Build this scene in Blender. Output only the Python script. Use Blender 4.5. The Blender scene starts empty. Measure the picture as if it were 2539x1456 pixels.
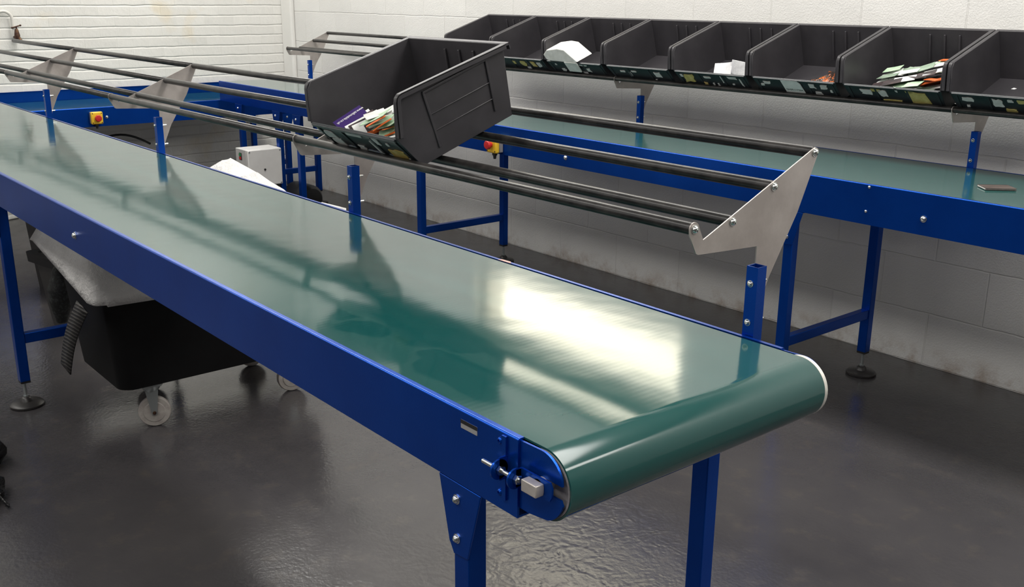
import bpy, bmesh, math, random
from mathutils import Vector, Matrix, Euler, noise
PI = math.pi
R = random.Random(7)
S = bpy.context.scene
COL = S.collection

# ------------------------------------------------------------------ camera, sky, lamps, fill light, exposure
def camera():
    f, yaw, pitch, roll, cx, cy, cz = 2505.0362, .87696, .28746, .0076, .9296, -.7855, 1.4089
    fw = Vector((-math.sin(yaw)*math.cos(pitch), math.cos(yaw)*math.cos(pitch), -math.sin(pitch)))
    r = Vector((math.cos(yaw), math.sin(yaw), 0)); u = r.cross(fw)
    c, s = math.cos(roll), math.sin(roll)
    r2 = c*r + s*u; u2 = -s*r + c*u
    cd = bpy.data.cameras.new('camera'); co = bpy.data.objects.new('camera', cd); COL.objects.link(co)
    cd.sensor_width = 36; cd.lens = f/2539*36; cd.clip_start = .02; cd.clip_end = 100
    m = Matrix.Identity(4)
    for i in range(3):
        m[i][0] = r2[i]; m[i][1] = u2[i]; m[i][2] = -fw[i]
    m[0][3], m[1][3], m[2][3] = cx, cy, cz
    co.matrix_world = m; S.camera = co
camera()

W = bpy.data.worlds.new('sky'); S.world = W; W.use_nodes = True
bgn = W.node_tree.nodes['Background']; bgn.inputs[0].default_value = (1, .93, .74, 1); bgn.inputs[1].default_value = 8.0

def area(name, loc, rot, sx, sy, power, col=(1, .975, .93)):
    l = bpy.data.lights.new(name, 'AREA'); l.shape = 'RECTANGLE'; l.size = sx; l.size_y = sy
    l.energy = power; l.color = col
    o = bpy.data.objects.new(name, l); COL.objects.link(o); o.location = loc; o.rotation_euler = rot
    return o
area('ceiling_lamp_row', (-2.2, 1.75, 3.28), (0, 0, 0), 8.0, .7, 195)
area('ceiling_lamp_row', (-2.2, -1.6, 3.28), (0, 0, 0), 8.0, .7, 125)
area('ceiling_lamp_row', (2.2, 1.0, 3.28), (0, 0, PI/2), 4.0, .5, 70)

area('front_fill_light', (-1.6, -4.1, 2.35), (PI/2, 0, 0), 7.0, 1.3, 42, (1, .98, .96))  # added fill light from the camera side, no fixture stands for it

S.view_settings.view_transform = 'Standard'; S.view_settings.look = 'None'
S.view_settings.exposure = 0.0; S.view_settings.gamma = 1.0; S.view_settings.use_curve_mapping = False

# ------------------------------------------------------------------ materials
def mat(name, col, rough=.5, metal=0, **kw):
    m = bpy.data.materials.new(name); m.use_nodes = True
    b = m.node_tree.nodes['Principled BSDF']
    b.inputs['Base Color'].default_value = (*col, 1); b.inputs['Roughness'].default_value = rough
    b.inputs['Metallic'].default_value = metal
    for k, v in kw.items(): b.inputs[k.replace('_', ' ')].default_value = v
    return m
class NT:
    def __init__(s, m): s.m = m; s.t = m.node_tree; s.b = s.t.nodes['Principled BSDF']; s.c = None
    def n(s, ty, **kw):
        x = s.t.nodes.new(ty)
        for k, v in kw.items():
            if k.startswith('i_'):
                kk = k[2:]; x.inputs[int(kk) if kk.isdigit() else kk.replace('_', ' ')].default_value = v
            else: setattr(x, k, v)
        return x
    def l(s, a, b): s.t.links.new(a, b)
    def coord(s):
        if not s.c: s.c = s.n('ShaderNodeTexCoord').outputs['Object']
        return s.c
    def scaled(s, sc):
        v = s.n('ShaderNodeVectorMath', operation='MULTIPLY'); s.l(s.coord(), v.inputs[0]); v.inputs[1].default_value = sc
        return v.outputs[0]
    def noise(s, scale, detail=4, rough=.55, vec=None):
        x = s.n('ShaderNodeTexNoise'); x.inputs['Scale'].default_value = scale; x.inputs['Detail'].default_value = detail
        x.inputs['Roughness'].default_value = rough; s.l(vec or s.coord(), x.inputs['Vector']); return x.outputs[0]
    def ramp(s, fac, stops):
        x = s.n('ShaderNodeValToRGB'); e = x.color_ramp.elements
        while len(e) < len(stops): e.new(.5)
        for i, (p, c) in enumerate(stops): e[i].position = p; e[i].color = (*c, 1) if len(c) == 3 else c
        s.l(fac, x.inputs[0]); return x.outputs[0]
    def mix(s, fac, a, b, mode='MIX'):
        x = s.n('ShaderNodeMix', data_type='RGBA', blend_type=mode)
        for v, i in ((fac, 0), (a, 6), (b, 7)):
            if hasattr(v, 'links'): s.l(v, x.inputs[i])
            else: x.inputs[i].default_value = v if i == 0 else ((*v, 1) if len(v) == 3 else v)
        return x.outputs[2]
    def math(s, op, a, b=0., c=0.):
        x = s.n('ShaderNodeMath', operation=op)
        for i, v in enumerate((a, b, c)):
            if hasattr(v, 'links'): s.l(v, x.inputs[i])
            else: x.inputs[i].default_value = v
        return x.outputs[0]
    def bump(s, h, dist, strength=1., prev=None):
        x = s.n('ShaderNodeBump'); x.inputs['Strength'].default_value = strength; x.inputs['Distance'].default_value = dist
        s.l(h, x.inputs['Height'])
        if prev is not None: s.l(prev, x.inputs['Normal'])
        s.l(x.outputs[0], s.b.inputs['Normal']); return x.outputs[0]
    def color(s, c): s.l(c, s.b.inputs['Base Color'])
    def rough(s, c): s.l(c, s.b.inputs['Roughness'])

def g(v): return (v, v, v)
M = {}
def blue_paint():
    m = mat('blue_powder_coat', (.001, .022, .19), .28, .72, Specular_IOR_Level=.3); t = NT(m)
    n = t.noise(5, 4); t.color(t.ramp(n, [(.3, (.0012, .052, .34)), (.7, (.0020, .066, .41))]))
    t.bump(t.noise(420, 2), .0004, .35); return m
M['blue'] = blue_paint()
def belt_mat():
    m = mat('green_conveyor_belt', (.012, .115, .105), .13); t = NT(m)
    m.node_tree.nodes['Principled BSDF'].inputs['IOR'].default_value = 1.52
    sep = t.n('ShaderNodeSeparateXYZ'); t.l(t.coord(), sep.inputs[0])
    n = t.noise(3.2, 5, .6)
    # worn-clean patch: capsules along the belt, distorted by noise
    nv = t.n('ShaderNodeTexNoise', noise_dimensions='3D'); nv.inputs['Scale'].default_value = 9; nv.inputs['Detail'].default_value = 4
    t.l(t.coord(), nv.inputs['Vector'])
    dv = t.n('ShaderNodeVectorMath', operation='MULTIPLY_ADD'); t.l(nv.outputs['Color'], dv.inputs[0])
    dv.inputs[1].default_value = (.10, .07, 0); t.l(t.coord(), dv.inputs[2])
    s2 = t.n('ShaderNodeSeparateXYZ'); t.l(dv.outputs[0], s2.inputs[0])
    mask = None
    for (ax, ay, bx, by, rad) in [(-.80, .25, -.42, .16, .045), (-.52, .20, -.33, .17, .03), (-.53, .08, -.50, .09, .022),
                                  (-.31, .19, -.22, .17, .014), (-.22, .17, -.20, .11, .010), (-.34, .10, -.20, .11, .018), (-.30,.06,-.14,.07,.02), (-.66,.10,-.58,.1,.012)]:
        ax += .05; bx += .05; ay += .035; by += .035
        L2 = (bx-ax)**2 + (by-ay)**2
        px = t.math('SUBTRACT', s2.outputs[0], ax); py = t.math('SUBTRACT', s2.outputs[1], ay)
        tt = t.math('ADD', t.math('MULTIPLY', px, (bx-ax)/L2), t.math('MULTIPLY', py, (by-ay)/L2))
        tt = t.math('MINIMUM', t.math('MAXIMUM', tt, 0.), 1.)
        dx = t.math('SUBTRACT', px, t.math('MULTIPLY', tt, bx-ax)); dy = t.math('SUBTRACT', py, t.math('MULTIPLY', tt, by-ay))
        d = t.math('SQRT', t.math('ADD', t.math('MULTIPLY', dx, dx), t.math('MULTIPLY', dy, dy)))
        mm = t.math('SUBTRACT', 1., t.math('DIVIDE', d, rad*1.55))
        mask = mm if mask is None else t.math('MAXIMUM', mask, mm)
    mask = t.math('MULTIPLY', mask, 4.); mask = t.math('MINIMUM', t.math('MAXIMUM', mask, 0.), 1.)
    dust = t.ramp(n, [(.3, g(.75)), (.75, g(1.))])
    fac = t.math('MULTIPLY', dust, t.math('SUBTRACT', 1., t.math('MULTIPLY', mask, .85)))
    t.color(t.mix(fac, (.002, .054, .053), (.017, .074, .069)))
    ro = t.math('ADD', t.math('MULTIPLY', n, .08), .062)
    t.rough(ro)
    # faint ribs of the weave across the belt
    wv = t.n('ShaderNodeTexWave', wave_type='BANDS', bands_direction='X'); wv.inputs['Scale'].default_value = 26
    wv.inputs['Distortion'].default_value = 1.5; wv.inputs['Detail'].default_value = 1; wv.inputs['Detail Scale'].default_value = .6
    t.l(t.scaled((1, .12, 1)), wv.inputs['Vector'])
    b1 = t.bump(wv.outputs[0], .00006, .10)
    t.bump(t.noise(5, 2), .004, .22, b1)
    return m
M['belt'] = belt_mat()
def worn(name, c0, c1, scale, rough, metal=0, bump=.0004, lo=.4, hi=.7):
    m = mat(name, c0, rough, metal); t = NT(m)
    n = t.noise(scale, 6, .65); t.color(t.ramp(n, [(lo, c0), (hi, c1)])); t.bump(t.noise(scale*6, 3), bump, .5); return m
M['rod'] = worn('black_rubber_rod', (.008, .007, .007), (.040, .036, .034), 22, .33)
M['steel'] = worn('raw_steel_plate', (.40, .36, .335), (.54, .495, .465), 7, .42, .55, .0002)
M['zinc'] = mat('zinc_bolt', (.72, .74, .72), .22, 1)
M['axle'] = worn('axle_steel', (.46, .42, .39), (.6, .56, .52), 30, .42, .5, .0002)
M['drum'] = worn('roller_end', (.22, .21, .22), (.46, .43, .44), 24, .5, .2, .0006)
M['ring'] = mat('roller_ring', (.82, .80, .74), .3, .5)
M['black'] = mat('black_plastic', (.012, .012, .013), .45)
M['rubber'] = mat('black_rubber_foot', (.022, .020, .020), .38)
M['bin'] = worn('dark_grey_polypropylene', (.030, .028, .032), (.044, .041, .046), 9, .42, 0, .0003)
M['binfront'] = worn('dark_grey_bin_front', (.022, .026, .03), (.036, .041, .046), 14, .34, 0, .0003)
M['paper'] = worn('paper_white', (.78, .78, .76), (.9, .9, .88), 30, .6, 0, .0001)
M['residue'] = worn('torn_label_paper', (.62, .60, .58), (.78, .76, .73), 40, .6)
M['yellow_label'] = worn('torn_yellow_label', (.52, .42, .13), (.72, .6, .24), 40, .55)
M['ochre_label'] = worn('torn_ochre_label', (.55, .38, .10), (.78, .6, .26), 40, .5)
M['black_ink'] = mat('black_ink', (.01, .01, .01), .6)
M['orange'] = worn('orange_print', (.62, .10, .015), (.75, .2, .05), 60, .45)
M['green'] = worn('pale_green_print', (.42, .60, .40), (.6, .74, .55), 25, .5)
M['green2'] = worn('grey_green_print', (.22, .30, .22), (.36, .45, .35), 25, .5)
M['darkprint'] = worn('dark_print', (.02, .017, .02), (.08, .05, .05), 30, .4)
M['purple'] = mat('purple_card', (.030, .008, .11), .35)
M['cardwhite'] = worn('glossy_white_leaflet', (.84, .85, .83), (.95, .95, .93), 18, .35, 0, .0001)
M['yellow'] = mat('yellow_plastic', (.80, .50, .03), .4)
M['red'] = mat('red_plastic', (.50, .02, .02), .35)
M['greenbtn'] = mat('green_plastic', (.03, .22, .08), .4)
M['cabinet'] = worn('light_grey_steel', (.52, .51, .49), (.6, .59, .57), 4, .45)
M['tub'] = worn('black_tub_plastic', (.003, .003, .0035), (.005, .005, .0055), 8, .6)
M['tub'].node_tree.nodes['Principled BSDF'].inputs['Specular IOR Level'].default_value = .2
M['net'] = worn('black_netting', (.004, .005, .005), (.05, .055, .055), 90, .6, 0, .004, .5, .7)
M['tub2'] = worn('charcoal_bin_plastic', (.024, .022, .022), (.04, .037, .036), 8, .55)
M['caster'] = worn('grey_nylon_wheel', (.30, .27, .25), (.42, .39, .36), 30, .5)
M['galv'] = mat('galvanised_fork', (.42, .45, .45), .35, .8)
M['pipe'] = mat('painted_pipe', (.66, .64, .6), .4)
M['brass'] = worn('tarnished_brass', (.05, .022, .02), (.16, .09, .04), 40, .4, .6)
M['brown'] = worn('dark_brown_cover', (.07, .052, .045), (.11, .085, .075), 20, .45)
M['foam'] = worn('white_foam_bag', (.70, .70, .66), (.86, .86, .83), 30, .5, 0, .002)
M['silver'] = worn('silver_packet', (.7, .7, .72), (.9, .9, .92), 40, .2, .3, .001)
def amber():
    m = mat('clear_packet', (.10, .06, .04), .12); t = NT(m)
    n = t.noise(60, 3); t.color(t.ramp(n, [(.50, (.03, .022, .02)), (.6, (.55, .12, .02))])); t.bump(t.noise(40, 3), .003, .6); return m
M['amber'] = amber()
def liner():
    m = mat('white_woven_liner', (.74, .73, .72), .55); t = NT(m)
    t.color(t.ramp(t.noise(6, 5), [(.3, (.50, .49, .48)), (.7, (.66, .65, .64))]))
    b = t.bump(t.noise(9, 6, .65), .03, .8); t.bump(t.noise(160, 2), .001, .5, b); return m
M['liner'] = liner()
def mesh_strap():
    m = mat('black_mesh_webbing', (.02, .02, .02), .5); t = NT(m)
    w = t.n('ShaderNodeTexWave', wave_type='BANDS', bands_direction='Z'); w.inputs['Scale'].default_value = 22
    t.l(t.coord(), w.inputs['Vector']); w.inputs['Distortion'].default_value = 1.5
    t.color(t.ramp(w.outputs[0], [(.55, (.008, .008, .008)), (.95, (.07, .065, .06))])); t.bump(w.outputs[0], .002, .8); return m
M['mesh'] = mesh_strap()
def bagmat():
    m = mat('black_polythene', (.008, .008, .009), .25); t = NT(m); t.bump(t.noise(22, 4), .012, .9); return m
M['polythene'] = bagmat()
def floor_mat():
    m = mat('grey_floor_paint', (.055, .05, .05), .3); t = NT(m)
    n = t.noise(1.6, 6, .62); n2 = t.noise(11, 5, .65); n3 = t.noise(70, 4, .7)
    c = t.ramp(n, [(.3, (.040, .038, .042)), (.7, (.064, .060, .061))])
    c = t.mix(t.ramp(n2, [(.55, g(0)), (.8, g(.5))]), c, (.095, .080, .066))
    c = t.mix(t.ramp(n3, [(.68, g(0)), (.8, g(.25))]), c, (.16, .14, .12))
    t.color(c)
    t.rough(t.math('ADD', t.math('MULTIPLY', n2, .22), .09))
    vo = t.n('ShaderNodeTexVoronoi', feature='SMOOTH_F1'); vo.inputs['Scale'].default_value = 60
    nn = t.n('ShaderNodeTexNoise'); nn.inputs['Scale'].default_value = 9; t.l(t.coord(), nn.inputs['Vector'])
    ad = t.n('ShaderNodeVectorMath', operation='MULTIPLY_ADD'); t.l(nn.outputs['Color'], ad.inputs[0]); ad.inputs[1].default_value = (.12, .12, 0); t.l(t.coord(), ad.inputs[2])
    t.l(ad.outputs[0], vo.inputs['Vector'])
    dd = t.n('ShaderNodeVectorMath', operation='DISTANCE'); t.l(ad.outputs[0], dd.inputs[0]); dd.inputs[1].default_value = (-.80, .80, 0)
    blist = t.math('MAXIMUM', t.math('SUBTRACT', 1., t.math('MULTIPLY', dd.outputs['Value'], 1.7)), .12)
    blist = t.math('MULTIPLY', blist, t.ramp(t.noise(6, 3), [(.40, g(.45)), (.6, g(1))]))
    b = t.bump(t.math('MULTIPLY', vo.outputs['Distance'], blist), .0034, .6)
    b = t.bump(t.noise(2.5, 3), .012, .2, b)
    t.bump(t.noise(90, 3), .0014, .4, b)
    return m
M['floor'] = floor_mat()
def wall_mat(name, axis, bw, bh, mortar, offx, stipple, warm):
    m = mat(name, (.8, .79, .76), .42); t = NT(m)
    sep = t.n('ShaderNodeSeparateXYZ'); t.l(t.coord(), sep.inputs[0])
    cmb = t.n('ShaderNodeCombineXYZ')
    wob = t.math('MULTIPLY', t.math('SUBTRACT', t.noise(7, 3), .5), .012)
    t.l(t.math('ADD', sep.outputs[axis], offx), cmb.inputs[0]); t.l(t.math('ADD', sep.outputs[2], wob), cmb.inputs[1])
    br = t.n('ShaderNodeTexBrick'); br.offset = .5; t.l(cmb.outputs[0], br.inputs['Vector'])
    br.inputs['Scale'].default_value = 1; br.inputs['Brick Width'].default_value = bw; br.inputs['Row Height'].default_value = bh
    br.inputs['Mortar Size'].default_value = mortar; br.inputs['Mortar Smooth'].default_value = .6
    br.inputs['Color1'].default_value = (1, 1, 1, 1); br.inputs['Color2'].default_value = (.93, .93, .93, 1); br.inputs['Mortar'].default_value = (.95, .95, .945, 1)
    n = t.noise(2.2, 5, .6)
    c = t.ramp(n, [(.3, (.74*warm[0], .74*warm[1], .74*warm[2])), (.7, (.80*warm[0], .80*warm[1], .80*warm[2]))])
    if axis == 1:
        c = t.mix(t.ramp(t.noise(3.3, 3, .5), [(.62, g(0)), (.74, g(.45))]), c, (.74, .62, .42))
    c = t.mix(1., c, br.outputs['Color'], 'MULTIPLY')
    if axis == 0:   # rust and dirt just above the floor
        low = t.n('ShaderNodeMapRange'); t.l(sep.outputs[2], low.inputs[0]); low.inputs[1].default_value = .10; low.inputs[2].default_value = 0; low.clamp = True
        dm = t.math('MULTIPLY', low.outputs[0], t.ramp(t.noise(9, 5, .7), [(.45, g(0)), (.7, g(.8))]))
        c = t.mix(dm, c, (.30, .19, .11))
    t.color(c)
    inv = t.math('SUBTRACT', 1., br.outputs['Fac'])
    b = t.bump(inv, .003 if axis == 0 else .002, .7 if axis == 0 else .35)
    if axis == 1:    # the bed joints are deeper than the upright ones
        wz = t.math('FRACT', t.math('DIVIDE', t.math('ADD', sep.outputs[2], wob), bh))
        gr = t.math('MINIMUM', t.math('MULTIPLY', t.math('SUBTRACT', .5, t.math('ABSOLUTE', t.math('SUBTRACT', wz, .5))), 9.), 1.)
        b = t.bump(gr, .004, .8, b)
    b = t.bump(t.noise(150 if axis == 0 else 26, 4, .6), .0022 if axis == 0 else .006, stipple, b)
    t.bump(t.noise(9, 3), .006, .35, b)
    return m
M['wall_block'] = wall_mat('painted_blockwork', 0, .43, .2135, .004, .30, .75, (1., .985, .95))
M['wall_brick'] = wall_mat('painted_brickwork', 1, .212, .0695, .0035, .05, .4, (1., .985, .94))
M['ceiling'] = mat('ceiling_white', (.7, .69, .67), .8)
M['far_wall'] = mat('darkened_grey_wall', (.10, .097, .095), .7)  # base colour darkened so the unseen walls reflect like an unlit room
M['smooth_paint'] = worn('smooth_wall_paint', (.74, .73, .70), (.79, .78, .75), 3, .45)
M['frame_white'] = mat('window_frame_paint', (.55, .53, .5), .5)

# ------------------------------------------------------------------ mesh helpers
class MB:
    def __init__(s): s.v = []; s.f = []
    def add(s, vs, fs):
        o = len(s.v); s.v += [tuple(p) for p in vs]; s.f += [tuple(i+o for i in q) for q in fs]; return s
    def box(s, a, b):
        x0, y0, z0 = a; x1, y1, z1 = b
        return s.add([(x0,y0,z0),(x1,y0,z0),(x1,y1,z0),(x0,y1,z0),(x0,y0,z1),(x1,y0,z1),(x1,y1,z1),(x0,y1,z1)],
                     [(0,3,2,1),(4,5,6,7),(0,1,5,4),(1,2,6,5),(2,3,7,6),(3,0,4,7)])
    def prism(s, poly, axis, a0, a1):
        def pt(p, a):
            if axis == 'x': return (a, p[0], p[1])
            if axis == 'y': return (p[0], a, p[1])
            return (p[0], p[1], a)
        n = len(poly)
        return s.add([pt(p, a0) for p in poly] + [pt(p, a1) for p in poly],
                     [tuple(range(n))[::-1], tuple(range(n, 2*n))] + [(i, (i+1) % n, (i+1) % n+n, i+n) for i in range(n)])
    def cyl(s, p, q, r, n=20, r2=None, cap=True):
        p, q = Vector(p), Vector(q); d = (q-p).normalized(); r2 = r if r2 is None else r2
        e = d.orthogonal().normalized(); h = d.cross(e)
        ring = lambda c, rr: [c + (e*math.cos(2*PI*i/n) + h*math.sin(2*PI*i/n))*rr for i in range(n)]
        fs = [(i, (i+1) % n, (i+1) % n+n, i+n) for i in range(n)]
        if cap: fs += [tuple(range(n))[::-1], tuple(range(n, 2*n))]
        return s.add(ring(p, r) + ring(q, r2), fs)
    def lathe(s, base, axis, prof, n=24):
        base = Vector(base); d = Vector(axis).normalized(); e = d.orthogonal().normalized(); h = d.cross(e)
        vs = []; fs = []
        for (rr, t) in prof:
            vs += [base + d*t + (e*math.cos(2*PI*i/n) + h*math.sin(2*PI*i/n))*rr for i in range(n)]
        for k in range(len(prof)-1):
            fs += [(k*n+i, k*n+(i+1) % n, (k+1)*n+(i+1) % n, (k+1)*n+i) for i in range(n)]
        fs += [tuple(range(n))[::-1], tuple((len(prof)-1)*n+i for i in range(n))]
        return s.add(vs, fs)
    def tube(s, pts, r, n=12):
        pts = [Vector(p) for p in pts]; vs = []; fs = []; up = None
        for i, p in enumerate(pts):
            d = (pts[min(i+1, len(pts)-1)] - pts[max(i-1, 0)]).normalized()
            e = d.orthogonal().normalized() if up is None else (up - d*up.dot(d)).normalized()
            up = e; h = d.cross(e)
            vs += [p + (e*math.cos(2*PI*k/n) + h*math.sin(2*PI*k/n))*r for k in range(n)]
        for k in range(len(pts)-1):
            fs += [(k*n+i, k*n+(i+1) % n, (k+1)*n+(i+1) % n, (k+1)*n+i) for i in range(n)]
        fs += [tuple(range(n))[::-1], tuple((len(pts)-1)*n+i for i in range(n))]
        return s.add(vs, fs)
    def grid(s, rows, closed=False):
        n = len(rows[0]); vs = [p for r in rows for p in r]; fs = []
        for k in range(len(rows)-1):
            for i in range(n if closed else n-1):
                fs.append((k*n+i, k*n+(i+1) % n, (k+1)*n+(i+1) % n, (k+1)*n+i))
        return s.add(vs, fs)
def obj(name, mb, m, parent=None, bevel=0, smooth=35, solid=0, subsurf=0):
    me = bpy.data.meshes.new(name); me.from_pydata(mb.v, [], mb.f)
    bm = bmesh.new(); bm.from_mesh(me); bmesh.ops.recalc_face_normals(bm, faces=bm.faces[:]); bm.to_mesh(me); bm.free()
    me.materials.append(M[m] if isinstance(m, str) else m)
    o = bpy.data.objects.new(name, me); COL.objects.link(o)
    if smooth:
        for p in me.polygons: p.use_smooth = True
        me.set_sharp_from_angle(angle=math.radians(smooth))
    if parent is not None: o.parent = parent
    if solid: md = o.modifiers.new('solid', 'SOLIDIFY'); md.thickness = solid; md.offset = 0
    if subsurf: md = o.modifiers.new('sub', 'SUBSURF'); md.levels = subsurf; md.render_levels = subsurf
    if bevel: md = o.modifiers.new('bevel', 'BEVEL'); md.width = bevel; md.segments = 2; md.limit_method = 'ANGLE'; md.angle_limit = .6
    return o
def tag(o, label, cat, group=None, kind=None):
    o['label'] = label; o['category'] = cat
    if group: o['group'] = group
    if kind: o['kind'] = kind
    return o
def root(name, label, cat, loc=(0, 0, 0), rot=(0, 0, 0), group=None):
    o = bpy.data.objects.new(name, None); COL.objects.link(o); o.empty_display_size = .05
    o.location = loc; o.rotation_euler = rot; return tag(o, label, cat, group)
def struct(name, mb, m, bevel=0):
    o = obj(name, mb, m, None, bevel, 0); o['kind'] = 'structure'; return o
def bolt(name, p, d, r, parent, m='zinc', hexhead=False):
    """a dome-headed socket screw with its washer, standing on p and pointing along d"""
    b = MB()
    if hexhead: b.lathe(p, d, [(r, 0), (r, r*.9), (r*.8, r*1.05)], 6)
    else:
        b.lathe(p, d, [(r*1.25, 0), (r*1.25, r*.22), (r, r*.25), (r*.97, r*.5), (r*.78, r*.85), (r*.45, r*1.02), (r*.40, r*.55), (.0002, r*.5)], 18)
    return obj(name, b, m, parent)

# ------------------------------------------------------------------ the room
YW = 2.9118; XL = -6.2; XR = 3.6; YF = -4.2; ZC = 3.35
struct('floor', MB().box((XL-.2, YF-.2, -.1), (XR+.2, YW+.25, 0)), 'floor')
WX0, WX1, WZ0, WZ1, WZT = -3.85, -2.15, 2.0, 2.72, 2.37
w = MB()
w.box((XL-.2, YW, 0), (WX0, YW+.25, ZC)); w.box((WX1, YW, 0), (XR+.2, YW+.25, ZC))
w.box((WX0, YW, 0), (WX1, YW+.25, WZ0)); w.box((WX0, YW, WZ1), (WX1, YW+.25, ZC))
struct('wall_back', w, 'wall_block')
struct('wall_left', MB().box((XL-.2, YF-.2, 0), (XL, YW, ZC)), 'wall_brick')
struct('wall_right', MB().box((XR, YF, 0), (XR+.2, YW, ZC)), 'far_wall')
struct('wall_front', MB().box((XL, YF-.2, 0), (XR+.2, YF, ZC)), 'far_wall')
struct('ceiling', MB().box((XL-.2, YF-.2, ZC), (XR+.2, YW+.25, ZC+.1)), 'ceiling')
struct('trim_1', MB().box((XL, YW-.035, 0), (XL+.155, YW, ZC)), 'smooth_paint', .012)
fr = MB()
fr.box((WX0, YW+.06, WZ0), (WX1, YW+.11, WZ0+.04)); fr.box((WX0, YW+.06, WZ1-.04), (WX1, YW+.11, WZ1))
fr.box((WX0, YW+.06, WZ0), (WX0+.04, YW+.11, WZ1)); fr.box((WX1-.04, YW+.06, WZ0), (WX1, YW+.11, WZ1))
fr.box((WX0, YW+.05, WZT), (WX1, YW+.12, WZT+.10))
struct('window_1', fr, 'frame_white')

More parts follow.
